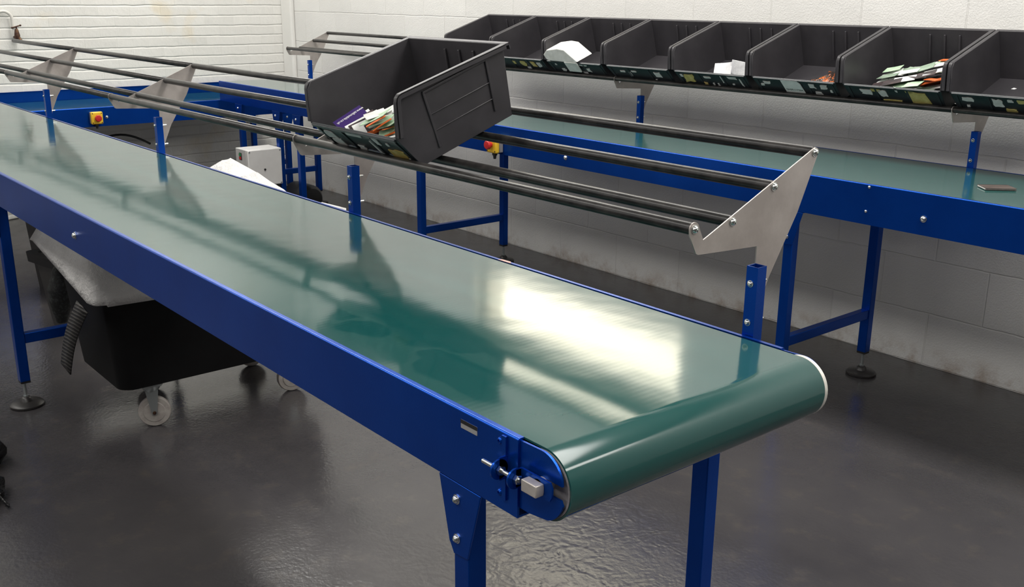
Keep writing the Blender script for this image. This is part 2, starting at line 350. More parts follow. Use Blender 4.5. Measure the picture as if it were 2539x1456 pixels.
# ------------------------------------------------------------------ belt conveyors
BW, ZR, RR = .5787, .799, .0505          # width over the rails, roller height and radius
def conveyor(name, label, L, H, legs, ztop=.85, guard=0., tension=True, skip_far=(), bolts=(), loc=(0,0,0), rotz=0):
    t = root(name, label, 'conveyor', loc, (0, 0, rotz))
    dz = ztop - .85; zb = ztop - H
    prof = [(0, zb)] + [(.0035-.0035*math.cos(PI/2*k/5), ztop-.0035+.0035*math.sin(PI/2*k/5)) for k in range(6)] + [(.0105, ztop), (.0105, ztop-.003), (.0035, ztop-.003), (.0035, zb+.003), (.028, zb+.003), (.028, zb)]
    obj('side_rail', MB().prism(prof, 'x', -L, 0), 'blue', t, smooth=0)
    far = [(BW-y, z) for y, z in prof]
    if guard:
        far = [(BW-y, z + (guard if z > zb+.01 else 0)) for y, z in prof]
    obj('side_rail', MB().prism(far, 'x', -L, 0), 'blue', t, smooth=0)
    # belt loop
    xr = .043 if tension else -.06; xl = -L + .06; zr = ZR + dz
    def loop(rr):
        return [(xr + rr*math.sin(a), zr + rr*math.cos(a)) for a in [PI*i/40 for i in range(41)]] + \
               [(xl - rr*math.sin(a), zr - rr*math.cos(a)) for a in [PI*i/40 for i in range(41)]]
    y0, y1 = .0112, BW-.0165
    o, i_ = loop(RR), loop(RR-.003); n = len(o)
    b = MB().add([(x, y0, z) for x, z in o] + [(x, y1, z) for x, z in o] + [(x, y0, z) for x, z in i_] + [(x, y1, z) for x, z in i_],
                 [(k, (k+1) % n, (k+1) % n+n, k+n) for k in range(n)] + [(k+2*n, k+3*n, (k+1) % n+3*n, (k+1) % n+2*n) for k in range(n)] +
                 [(k, k+2*n, (k+1) % n+2*n, (k+1) % n) for k in range(n)] + [(k+n, (k+1) % n+n, (k+1) % n+3*n, k+3*n) for k in range(n)])
    belt = obj('belt', b, 'belt', t, smooth=40)
    for xc in (xr, xl):
        rl = obj('end_roller', MB().lathe((xc, y0-.0008, zr), (0, 1, 0), [(.012, .004), (.040, .004), (.0445, 0), (.0472, 0), (.0472, y1-y0)], 40), 'drum', t)
        obj('roller_rim', MB().lathe((xc, y1+.0006, zr), (0, 1, 0), [(.030, 0), (RR, 0), (RR, .0075), (.03, .0075)], 48), 'ring', rl)
    obj('slider_bed', MB().box((xl+.06, .03, ztop-.012), (xr-.06, BW-.03, ztop-.006)), 'black', t)
    # legs
    tw = .036
    for x in legs:
        for far_ in (0, 1):
            if far_ and x in skip_far: continue
            ya = .0005 if not far_ else BW-.0005-tw
            lg = obj('leg', MB().box((x-tw/2, ya+.003*(1-far_), .095), (x+tw/2, ya+tw-.003*far_, zb-.0005)), 'blue', t, .002)
            yf = ya+.003 if not far_ else ya+tw-.003
            sg = -1 if not far_ else 1
            gp = MB().prism([(x-.050, zb-.002), (x+.050, zb-.002), (x+tw/2+.0005, zb-.117), (x-tw/2+.003, zb-.121), (x-tw/2-.006, zb-.106), (x-tw/2-.008, zb-.104)], 'y', yf+sg*.003, yf)
            gp.box((x-.050, min(yf, yf-sg*.03), zb-.0035), (x+.050, max(yf, yf-sg*.03), zb-.0005))
            gu = obj('gusset_plate', gp, 'blue', lg, .0011)
            for dzb in (.028, .092): bolt('bolt', (x-.006, yf+sg*.003, zb-dzb), (0, sg, 0), .0062, lg)
            cap = obj('end_cap', MB().box((x-tw/2+.001, ya+.004*(1-far_), .088), (x+tw/2-.001, ya+tw-.004*far_, .0955)), 'black', lg)
            c = (x, ya+tw/2, 0)
            obj('levelling_foot', MB().lathe(c, (0, 0, 1), [(.053, 0), (.057, .003), (.057, .009), (.050, .015), (.022, .019), (.017, .030), (.012, .034), (.002, .035)], 32), 'rubber', lg)
            obj('threaded_stud', MB().lathe((c[0], c[1], .033), (0, 0, 1), [(.0055, 0), (.0055, .056)], 12).lathe((c[0], c[1], .033), (0, 0, 1), [(.0095, 0), (.0095, .007)], 6), 'galv', lg)
        if x not in skip_far:
            obj('cross_bar', MB().box((x-.0145, tw, .232), (x+.0145, BW-tw, .268)), 'blue', t, .002)
    for (x, z, r) in bolts: bolt('bolt', (x, 0, z), (0, -1, 0), r, t)
    if tension:
        for far_ in (0, 1):
            Y = (lambda y: y) if not far_ else (lambda y: BW-y)
            def pr(poly, a, b): return MB().prism(poly, 'y', *sorted((Y(a), Y(b))))
            arc = [(.043+.0435*math.sin(a), .7995+.0485*math.cos(a)) for a in [PI*k/20 for k in range(0, 8)]]
            arc2 = [(.043+.0435*math.sin(a), .7995+.0485*math.cos(a)) for a in [PI*k/20 for k in range(12, 19)]]
            D = [(-.012, .8465)] + [(.02, .8475)] + arc + [(.083, .8115), (.040, .8115), (.040, .7915), (.0805, .7915)] + arc2 + [(.020, .7485), (-.012, .7485)]
            obj('take_up_plate', pr(D, .0038, .0072), 'blue', t)
            axl = obj('axle', MB().cyl((.047, Y(.02), .802), (.047, Y(-.006), .802), .0105, 24), 'axle', t)
            obj('axle_flat', pr([(.030, .7935), (.0590, .7935), (.0600, .799), (.0600, .805), (.0590, .8105), (.030, .8105)], -.020, -.006), 'axle', axl, .0012)
            yk = pr([(.012, .7895), (.070, .7895), (.074, .796), (.074, .809), (.070, .8155), (.012, .8155)], -.006, -.0028)
            for k in range(1): yk.lathe((.0125, Y(-.0145), .8025), (1, 0, 0), [(.0145, -.0015), (.0145, .0015)], 28)
            yk.box((.011, min(Y(-.0145), Y(-.0028)), .790), (.014, max(Y(-.0145), Y(-.0028)), .815))
            obj('take_up_yoke', yk, 'blue', t)
            an = MB().box((-.030, min(Y(0), Y(-.0035)), .752), (-.0215, max(Y(0), Y(-.0035)), .846))
            an.box((-.0235, min(Y(-.0145), Y(0)), .786), (-.0205, max(Y(-.0145), Y(0)), .819))
            an.lathe((-.022, Y(-.0145), .8025), (1, 0, 0), [(.0145, -.0015), (.0145, .0015)], 28)
            ag = obj('anchor_bracket', an, 'blue', t)
            for z in (.8365, .760): bolt('rivet', (-.034, Y(0), z), (0, -1 if not far_ else 1, 0), .0052, ag, 'blue')
            sc = MB().cyl((-.056, Y(-.0145), .8025), (.022, Y(-.0145), .8025), .0033, 14)
            th = obj('adjuster_bolt', sc, 'zinc', t)
            obj('nut', MB().lathe((-.0195, Y(-.0145), .8025), (1, 0, 0), [(.0068, 0), (.0068, .005)], 6), 'zinc', th)
            obj('bolt_head', MB().lathe((.0145, Y(-.0145), .8025), (1, 0, 0), [(.0068, 0), (.0068, .005), (.0056, .0062)], 6), 'zinc', th)
    return t

main = conveyor('belt_conveyor', 'long blue belt conveyor nearest the camera, green belt curving over its near roller', 5.3, .1164,
                [-.131, -2.72], bolts=[(-1.8435, .783, .0085), (-4.1, .783, .0085)])
plate = obj('rating_plate', MB().box((-.1242, -.0008, .8235), (-.0870, 0, .8363)), mat('foil_plate', (.55, .55, .54), .35, .6), main)
obj('plate_heading', MB().box((-.1242, -.0013, .8310), (-.0870, -.0007, .8366)), 'black_ink', plate)
back = conveyor('belt_conveyor', 'blue belt conveyor standing along the white block wall below the row of bins', 6.45, .128,
                [-1.94, -4.147, -5.40, -5.66, -6.18], tension=False, skip_far=(-5.40, -5.66), loc=(.9, 2.0666, 0),
                bolts=[(-1.469, .7724, .0085), (-1.658, .8415, .004), (-1.6615, .764, .004), (-3.056, .7604, .0085)])
third = conveyor('belt_conveyor', 'low blue cross conveyor with a yellow emergency stop, against the white brick wall', 4.3, .118,
                 [-.02, -2.4, -3.75], ztop=.72, guard=.068, tension=False, loc=(-5.60, 2.60, 0), rotz=PI/2, bolts=[(-1.265, .657, .008)])

# ------------------------------------------------------------------ rod racks above the conveyors
A = math.atan2(1.1488-1.0541, .7477-.532)
RODS = [(.7477, 1.1488), (.6376, 1.1005), (.532, 1.0541), (.4376, 1.0543)]
def rack(label, xs, x_end, dy, right_end):
    t = root('rod_rack', label, 'rack', (0, dy, 0))
    tw = .0235; yp = BW+.0012; zt = .972
    for i, x in enumerate(xs):
        p = MB()
        o = [(x, yp), (x+tw, yp), (x+tw, yp+tw), (x, yp+tw)]; q = [(x+.002, yp+.002), (x+tw-.002, yp+.002), (x+tw-.002, yp+tw-.002), (x+.002, yp+tw-.002)]
        vs = [(a, b, .735) for a, b in o] + [(a, b, zt) for a, b in o] + [(a, b, .735) for a, b in q] + [(a, b, zt) for a, b in q]
        fs = []
        for k in range(4):
            n = (k+1) % 4
            fs += [(k, n, n+4, k+4), (k+8, k+12, n+12, n+8), (k+4, n+4, n+12, k+12), (k, k+8, n+8, n)]
        po = obj('post', p.add(vs, fs), 'blue', t)
        for z in (.942, .873):
            bolt('bolt', (x+tw*.42, yp, z), (0, -1, 0), .0050, po)
            obj('bolt_tail', MB().cyl((x+tw*.42, yp+tw, z), (x+tw*.42, yp+tw+.018, z), .0028, 10).lathe((x+tw*.42, yp+tw+.002, z), (0, 1, 0), [(.0055, 0), (.0055, .004)], 6), 'zinc', po)
        yb = yp+tw
        # plate outline in the (y, z) plane
        hook = [(.4376 + .0115*math.cos(a), 1.0543 + .0115*math.sin(a)) for a in [PI*(.05+.9*k/8) for k in range(9)]]
        tip = [(.7500 + .0095*math.cos(a), 1.1480 + .0095*math.sin(a)) for a in [PI*(.62-.62*k/5) for k in range(6)]]
        poly = [(yb+.0005, .862), (.6120, .868), (.6430, .9386), (.712, 1.047)] + tip[::-1] + [(.4610, 1.0335)] + hook + [(.4270, 1.045), (.4450, 1.013), (.4500, 1.0105), (yb-.0005, 1.0019), (yb, .99)]
        br = MB().prism(poly, 'x', x-.0022, x)
        br.box((x-.0022, yb+.0004, .862), (x+tw*.8, yb+.0024, .957))
        bo = obj('bracket_plate', br, 'steel', t)
        if i == 0 and right_end:
            for (y, z) in RODS: bolt('bolt', (x, y, z), (1, 0, 0), .0062, bo)
    stops = list(xs) + [x_end]
    if not right_end: stops = [1.1] + stops
    for k in range(len(stops)-1):
        for (y, z) in RODS:
            a = stops[k] - .0025; b = stops[k+1] + (.0005 if k < len(stops)-2 else 0)
            obj('rod', MB().lathe((b, y, z), (1, 0, 0), [(.0088, 0), (.0102, .002), (.0102, a-b-.002), (.0088, a-b)], 24), 'rod', t)
    return t
rack('rack of four black rods on blue posts along the far edge of the nearest conveyor', [-.0895, -1.40, -2.765, -4.135], -5.2, 0, True)
rack('rack of four black rods carrying the row of bins over the wall-side conveyor', [-.742, -2.312, -3.88, -5.40], -5.4005, 2.0666, False)

# ------------------------------------------------------------------ storage bins
TH = math.radians(20.5); BWID = .394
P_FL, P_LIP, P_FT, P_RT, P_RB = (0, 0), (-.045, .085), (-.017, .174), (.290, .164), (.268, 0)
def bin_parts():
    hw0, hwl, hw1 = BWID/2-.020, BWID/2-.013, BWID/2-.011
    th = .004
    b = MB()
    def side(sx):
        # outer skin and inner skin of one side wall
        pr = [P_FL, P_LIP, (-.036, .115), (-.022, .160), (-.008, .1735), P_RT, P_RB]
        hs = [hw0, hwl, hwl+.0005, hw1, hw1, hw1, hw0]
        n = len(pr)
        vo = [(sx*h, u, v) for h, (u, v) in zip(hs, pr)]; vi = [(sx*(h-th), u, v) for h, (u, v) in zip(hs, pr)]
        b.add(vo + vi, [tuple(range(n)), tuple(range(2*n-1, n-1, -1))] + [(i, (i+1) % n, (i+1) % n+n, i+n) for i in range(n)])
    side(-1); side(1)
    def slab(q, ofs):
        vo = [Vector(p) for p in q]; vi = [p + Vector(ofs) for p in vo]
        b.add(vo+vi, [(0,1,2,3), (7,6,5,4)] + [(i, (i+1) % 4, (i+1) % 4+4, i+4) for i in range(4)])
    slab([(-hw0, 0, 0), (hw0, 0, 0), (hw0, .268, 0), (-hw0, .268, 0)], (0, 0, th))
    slab([(-hw0, .268, 0), (hw0, .268, 0), (hw1, .290, .164), (-hw1, .290, .164)], (0, -th, 0))
    # ribs on the inside of the back and on the outside of the sides
    for x in (.0, .055, .11):
        x -= .03
        b.add([(x-.003, .2655, .035), (x+.003, .2655, .035), (x+.003, .283, .146), (x-.003, .283, .146), (x-.003, .2590, .035), (x+.003, .2590, .035), (x+.003, .2775, .146), (x-.003, .2775, .146)],
              [(0,1,2,3), (4,7,6,5), (0,4,5,1), (1,5,6,2), (2,6,7,3), (3,7,4,0)])
    for sx in (-1, 1):
        def hx(v): return sx*(hw0 + (hw1-hw0)*v/.165)
        def rib(p, q, wd, dp):
            p, q = Vector(p), Vector(q); d = (q-p).normalized(); nn = Vector((-d.y, d.x))*wd/2
            c = [p-nn, q-nn, q+nn, p+nn]
            vs = [(hx(a.y)-sx*.001, a.x, a.y) for a in c] + [(hx(a.y)+sx*dp, a.x, a.y) for a in c]
            b.add(vs, [(0,1,2,3), (7,6,5,4)] + [(i, (i+1) % 4, (i+1) % 4+4, i+4) for i in range(4)])
        rib((.055, .098), (.226, .098), .0025, .003); rib((.055, .060), (.228, .060), .0025, .003)
        # raised border around the panel
        rib((.055, .02), (.052, .150), .006, .0035); rib((.224, .03), (.232, .150), .006, .0035); rib((.05, .150), (.235, .150), .006, .0035)
    body = b
    # front panel
    f = MB()
    dn = Vector((0, .0038, .002))
    def fp(x, s, o=0): return Vector((x, -.045*s - .884*o, .085*s - .468*o))
    q = [fp(-hw0, 0), fp(hw0, 0), fp(hwl, 1), fp(-hwl, 1)]
    f.add(q + [p+dn for p in q], [(0,1,2,3), (7,6,5,4)] + [(i, (i+1) % 4, (i+1) % 4+4, i+4) for i in range(4)])
    def pb(x0, x1, s0, s1, d):
        c = [(x0, s0), (x1, s0), (x1, s1), (x0, s1)]
        vs = [fp(x, s) for x, s in c] + [fp(x, s, d) for x, s in c]
        f.add(vs, [(0,1,2,3), (7,6,5,4)] + [(i, (i+1) % 4, (i+1) % 4+4, i+4) for i in range(4)])
    pb(-hw0, hw0, .92, 1.0, .004); pb(-hw0, hw0, .06, .12, .0025)
    for x in (-.165, -.060, .060, .165): pb(x-.004, x+.004, .12, .92, .0025)
    # rolled rim
    r = MB()
    top = [(-.0445, .088), (-.0405, .100), (-.034, .125), (-.0235, .160), (-.0195, .168), (-.013, .1728), (-.005, .1742), (.140, .1695), P_RT]
    def thick(pts, t):
        out = []
        for i, p in enumerate(pts):
            a = Vector(pts[max(i-1, 0)]); c = Vector(pts[min(i+1, len(pts)-1)]); d = (c-a).normalized(); n = Vector((d.y, -d.x))
            out.append(tuple(Vector(p) + n*t))
        return out
    for sx in (-1, 1):
        for (xa, xb, t) in ((hw1-.001, BWID/2, .0035), (BWID/2-.0025, BWID/2, .012)):
            poly = list(top) + thick(top, t)[::-1]
            xs = sorted((sx*xa, sx*xb)); r.prism(poly, 'x', *xs)
    r.box((-BWID/2, .288, .158), (BWID/2, .300, .1645)); r.box((-BWID/2, .297, .148), (BWID/2, .300, .1645))
    return body, f, r
BB, BF, BR_ = bin_parts()
def new_bin(label, x, dy, proto=None):
    t = root('storage_bin', label, 'bin', (x, .462+dy, 1.0497), (TH, 0, 0), 'dark grey open-fronted storage bins')
    if proto is None:
        obj('bin_body', BB, 'bin', t, .0012, 30); obj('front_panel', BF, 'binfront', t, .0008, 30); obj('rim', BR_, 'bin', t, .001, 30)
    else:
        for c in proto.children:
            if c.name.split('.')[0] in ('bin_body', 'front_panel', 'rim'):
                d = c.copy(); COL.objects.link(d); d.parent = t
    return t
def on_front(x, s, o=.0018): return Vector((x, -.045*s - .884*o, .085*s - .468*o))
def scrap(t, x, s, wd, ht, m, o=.0022, name='torn_label', jag=.28):
    """an irregular scrap of old label stuck to the front panel"""
    rr = random.Random(int(abs(x)*7919 + s*104729 + wd*31337)); pts = []
    for (cx, cy, ex, ey) in ((-1,-1,1,0), (1,-1,0,1), (1,1,-1,0), (-1,1,0,-1)):
        for k in (0, .4, .75):
            px = cx + ex*2*k; py = cy + ey*2*k; j = 1 - jag*1.1*rr.random()
            pts.append((x + px*j*wd/2 + .12*wd*(rr.random()-.5), s + py*j*ht/2/.096 + .1*ht/.096*(rr.random()-.5)))
    n = len(pts)
    vs = [on_front(px, ps, .0004) for px, ps in pts] + [on_front(px, ps, o) for px, ps in pts]
    obj(name, MB().add(vs, [tuple(range(n)), tuple(range(2*n-1, n-1, -1))] + [(i, (i+1) % n, (i+1) % n+n, i+n) for i in range(n)]), m, t, smooth=0)

mainbin = new_bin('dark grey bin alone on the nearest rod rack, leaflets and a purple card inside', -1.053, 0)
for a in [(-.135, .66, .05, .030, 'residue'), (-.128, .36, .052, .030, 'residue'), (-.170, .75, .014, .020, 'residue'), (-.012, .86, .075, .014, 'residue'),
          (-.030, .30, .034, .020, 'residue'), (.046, .48, .009, .050, 'residue'), (.078, .74, .022, .028, 'residue'), (.118, .70, .012, .012, 'residue'), (.125, .36, .078, .034, 'ochre_label'), (.150, .22, .03, .010, 'residue')]:
    scrap(mainbin, *a)
BX0, PITCH, DY = -.755, .398, 2.0666
def bx(k): return BX0 - k*PITCH + PITCH/2
bl = ['dark grey bin at the right end of the wall rack, nearly empty',
      'dark grey bin on the wall rack heaped with white, green and orange leaflets',
      'dark grey bin on the wall rack with a white part number label on its front',
      'dark grey wall-rack bin with silver packets and a pale yellow label scrap',
      'empty dark grey wall-rack bin between the white foam pouch and the silver packets',
      'dark grey wall-rack bin with a white foam pouch over its front lip',
      'dark grey wall-rack bin with small yellow label scraps, second from far left',
      'dark grey bin at the far left end of the wall rack, mostly hidden']
bins = [new_bin(bl[k], bx(k), DY, mainbin) for k in range(8)]
SC = {0: [(-.13, .72, .045, .025, 'residue'), (-.135, .35, .012, .012, 'residue'), (-.03, .66, .036, .040, 'residue'), (.01, .8, .02, .014, 'residue'), (.005, .28, .04, .022, 'yellow_label'), (.045, .8, .03, .026, 'yellow_label'), (.1, .66, .03, .05, 'residue')],
      1: [(-.10, .66, .05, .03, 'residue'), (-.06, .80, .04, .016, 'yellow_label'), (-.035, .64, .036, .04, 'residue'), (-.012, .20, .078, .022, 'yellow_label'), (.095, .55, .085, .066, 'yellow_label'), (.02, .92, .01, .03, 'residue'), (.065,.88,.03,.02,'yellow_label')],
      2: [(-.125, .72, .035, .016, 'residue'), (-.15, .58, .02, .014, 'residue'), (.075, .72, .03, .028, 'residue'), (.125, .70, .035, .028, 'residue'), (.09, .32, .032, .016, 'residue'), (.15, .5, .01, .016, 'residue')],
      3: [(-.12, .58, .062, .056, 'yellow_label'), (-.155, .72, .018, .022, 'residue'), (-.045, .28, .018, .022, 'ochre_label'), (-.02, .72, .04, .012, 'residue'), (-.005, .3, .01, .016, 'residue'), (.02, .3, .01, .02, 'residue'), (.055, .66, .009, .05, 'residue'), (.11, .84, .055, .022, 'residue'), (.145, .55, .008, .05, 'residue'), (.10, .4, .012, .008, 'residue')],
      4: [(-.10, .66, .035, .012, 'residue'), (-.06, .5, .012, .034, 'residue'), (-.03, .7, .03, .01, 'residue'), (.105, .62, .04, .034, 'residue'), (.075, .2, .010, .016, 'residue')],
      5: [(-.13, .78, .012, .012, 'residue'), (-.10, .40, .032, .022, 'residue'), (.05, .88, .07, .016, 'residue'), (.07, .52, .035, .026, 'residue'), (.04, .3, .03, .012, 'residue')],
      6: [(-.05, .66, .03, .024, 'yellow_label'), (.02, .62, .045, .036, 'yellow_label'), (.04, .30, .035, .018, 'residue'), (.095, .62, .036, .038, 'ochre_label'), (.135, .6, .036, .034, 'residue')],
      7: [(.0, .6, .04, .03, 'residue')]}
for k, lst in SC.items():
    for a in lst: scrap(bins[k], *a)
def text_mesh(name, body, size, m, parent, mw):
    cu = bpy.data.curves.new(name, 'FONT'); cu.body = body; cu.size = size; cu.align_x = 'CENTER'; cu.align_y = 'CENTER'; cu.extrude = .0002
    tmp = bpy.data.objects.new('t', cu); COL.objects.link(tmp)
    me = bpy.data.meshes.new_from_object(tmp.evaluated_get(bpy.context.evaluated_depsgraph_get()))
    bpy.data.objects.remove(tmp); bpy.data.curves.remove(cu)
    me.materials.clear(); me.materials.append(M[m]); me.transform(mw)
    o = bpy.data.objects.new(name, me); COL.objects.link(o)
    o.parent = parent; return o
def panel_matrix(x, s, o):
    ex = Vector((1, 0, 0)); ez = Vector((0, -.884, -.468)).normalized(); ey = Vector((0, -.468, .884)).normalized()
    m = Matrix.Identity(4)
    for i in range(3): m[i][0] = ex[i]; m[i][1] = ey[i]; m[i][2] = ez[i]
    p = on_front(x, s, o)
    for i in range(3): m[i][3] = p[i]
    return m
q = [(-.052, .05), (.032, .05), (.030, .80), (.022, .985), (-.052, .985)]
lab = obj('part_number_label', MB().add([on_front(x, s, .002) for x, s in q] + [on_front(x, s, .0042) for x, s in q], [tuple(range(5)), tuple(range(9, 4, -1))] + [(i, (i+1) % 5, (i+1) % 5+5, i+5) for i in range(5)]), 'paper', bins[2], smooth=0)
text_mesh('label_text', 'GH59-11720A', .0125, 'black_ink', lab, panel_matrix(-.009, .44, .0045))

# ---- things lying in the bins: every piece is placed in its bin's own frame
def card_mb(wd, dp, t):
    return MB().box((-wd/2, -dp/2, 0), (wd/2, dp/2, t))
def put(name, mb, m, b, pos, rot, label, cat, group=None, bevel=0):
    o = obj(name, mb, m, None, bevel, 0)
    bm = Matrix.Translation(b.location) @ Euler(b.rotation_euler).to_matrix().to_4x4()
    o.matrix_world = bm @ (Matrix.Translation(pos) @ Euler(rot).to_matrix().to_4x4())
    return tag(o, label, cat, group)
def keep(x, u, v, wd, dp, rz):
    ex = abs(math.cos(rz))*wd/2 + abs(math.sin(rz))*dp/2; eu = abs(math.sin(rz))*wd/2 + abs(math.cos(rz))*dp/2
    lim = .166 - ex; x = max(-lim, min(lim, x)); lo = -.045*min(1, max(0, v-.012)/.085) + .006 + eu
    return (x, max(lo, min(.25-eu, u)), v)
def leaflet_mb(wd, dp, t, bend):
    rows = []
    for lay in (0, 1):
        rows.append([[(-wd/2 + wd*i/6, -dp/2 + dp*j, lay*t + bend*((i/6-.5)**2)) for i in range(7)] for j in (0, 1)])
    mb = MB(); a = rows[0][0] + rows[0][1] + rows[1][0] + rows[1][1]; f = []
    for i in range(6):
        f += [(i, i+7, i+8, i+1), (14+i, 15+i, 22+i, 21+i), (i, i+1, i+15, i+14), (7+i, 21+i, 22+i, 8+i)]
    f += [(0, 14, 21, 7), (6, 13, 27, 20)]
    return mb.add(a, f)
LB = {'cardwhite': 'glossy white leaflet', 'green': 'pale green leaflet', 'green2': 'grey-green leaflet', 'orange': 'orange leaflet', 'darkprint': 'dark printed leaflet', 'residue': 'off-white leaflet'}
rr = random.Random(11)
# the bin on the near rack
for i in range(56):
    fx = i/55; x = -.045 + .19*((i*0.618) % 1); u = .0 + .16*((i*.37) % 1); k = max(0, min(1, (x+.05)/.18))
    m = ['cardwhite', 'green', 'cardwhite', 'cardwhite', 'residue', 'green', 'orange', 'cardwhite'][i % 8]
    wd, dp = rr.choice([(.070, .045), (.080, .05), (.06, .042)])
    if m == 'orange': wd, dp = .05, .008
    rz = rr.uniform(-1.2, 1.2); v = .022 + (.058 + .048*k)*fx
    put('leaflet', leaflet_mb(wd, dp, .0012, rr.uniform(-.004, .008)), m, mainbin, keep(x, u, v, wd, dp, rz), (rr.uniform(-.10, .20), rr.uniform(-.28, -.02), rz),
        LB[m] + ' loose in the heap inside the single bin on the nearest rack', 'leaflet', 'leaflets in the single bin on the nearest rack')
for i, (x, v, m) in enumerate([(-.078, .060, 'cardwhite'), (-.070, .058, 'darkprint'), (-.062, .057, 'cardwhite'), (-.052, .056, 'darkprint'), (-.044, .054, 'cardwhite'), (-.034, .045, 'darkprint'), (-.022, .062, 'orange')]):
    put('leaflet', card_mb(.0016*1.6, .090, .05) if False else MB().box((-.0011, -.045, -.022), (.0011, .045, .022 if m != 'orange' else -.012)), m, mainbin, (x-.004, .022+i*.004, v), (-.02*i+.1, math.radians(-42), -.10-.03*i),
        LB[m] + ' standing on edge beside the purple card', 'leaflet', 'leaflets on edge in the single bin')
pc = put('phone_card', MB().box((-.0006, -.041, -.025), (.0006, .041, .025)), 'purple', mainbin, (-.088, .014, .074), (.14, math.radians(-50), -.10),
         'purple card with white lettering leaning in the single bin on the nearest rack', 'card')
tm = Matrix(((0, 0, 1, .0007), (-1, 0, 0, .004), (0, -1, 0, .0145), (0, 0, 0, 1)))
text_mesh('card_text', 'www.talkmobile.co.uk', .0088, 'paper', pc, tm)
# leaflets in the second bin from the right on the wall rack
for i in range(90):
    x = -.09 + .24*((i*.618) % 1); u = -.01 + .17*((i*.29) % 1); fx = i/89
    m = ['cardwhite', 'green2', 'residue', 'darkprint', 'cardwhite', 'green2', 'orange', 'darkprint', 'cardwhite', 'green'][i % 10]
    if m == 'orange': x = abs(x)*.4 + .09
    k = max(0, min(1, (x+.10)/.24)); v = .022 + (.050 + .048*k)*fx
    wd, dp = rr.choice([(.075, .04), (.085, .045), (.065, .04)]); rz = rr.uniform(-.5, .5)
    if m == 'orange': dp = .022
    put('leaflet', leaflet_mb(wd, dp, .0013, rr.uniform(-.002, .005)), m, bins[1], keep(x, u, v, wd, dp, rz), (rr.uniform(-.12, .06), rr.uniform(-.26, -.08), rz),
        LB[m] + ' in the heap inside the leaflet bin on the wall rack', 'leaflet', 'leaflets heaped in the bin on the wall rack')
# clear packets with orange print, third bin from the right
for i, (x, u, v, rx, ry, rz) in enumerate([(.05, .075, .016, .5, -.2, .1), (.075, .115, .022, .9, -.1, -.2), (.142, .10, .018, .8, 0, .15), (.13, .13, .03, 1.0, .1, 0), (.02, .10, .014, .3, -.3, .3)]):
    put('packet', leaflet_mb(.085, .06, .005, .01), 'amber', bins[2], (x, u, v), (rx, ry, rz), 'clear packet with orange print in the bin with the white part number label', 'packet', 'clear packets in the labelled bin', .001)
# silver packets, fourth bin from the right
for i, (x, u, v, rx, ry, rz, m) in enumerate([(.035, .010, .078, .9, -.1, .08, 'silver'), (.115, .014, .088, 1.15, .05, -.15, 'silver'), (.06, .09, .03, .8, -.2, .3, 'darkprint'), (.125, .075, .05, 1.2, 0, .2, 'cardwhite'), (.02, .08, .03, .4, -.2, -.3, 'silver'), (.04, .05, .05, .5, .1, .1, 'darkprint'), (.09, .06, .04, .6, 0, -.2, 'residue')]):
    put('packet', leaflet_mb(.085, .055, .006, .014), m, bins[3], (x, u, v), (rx, ry, rz), {'silver': 'shiny silver packet', 'darkprint': 'dark shiny packet', 'cardwhite': 'upright white packet', 'residue': 'off-white packet'}[m] + ' in the bin with the pale yellow label scrap', 'packet', 'packets in the bin of silver packets', .001)
# foam wedge, sixth bin from the right
fw = MB().prism([(-.165, .094), (-.180, .118), (-.150, .142), (-.075, .152), (-.03, .148), (.045, .094), (.03, .0895), (-.05, .0885), (-.13, .0895)], 'y', -.056, .045)
fw.prism([(-.0585, .0895), (-.0505, .0895), (-.0285, .036), (-.0345, .033)], 'x', -.048, .036)
put('foam_pouch', fw, 'foam', bins[5], (0, 0, 0), (0, 0, 0), 'white foam pouch lying over the front lip of a bin on the wall rack', 'pouch', None, .004)
put('paper_scrap', MB().add([(-.008, -.004, 0), (.003, -.006, 0), (.009, .002, 0), (-.003, .006, 0), (0, 0, .003)], [(0, 1, 4), (1, 2, 4), (2, 3, 4), (3, 0, 4), (3, 2, 1, 0)]), 'paper', bins[0], (-.09, .19, .0042), (0, 0, 0), 'tiny white paper scrap on the floor of the right-end bin', 'scrap')

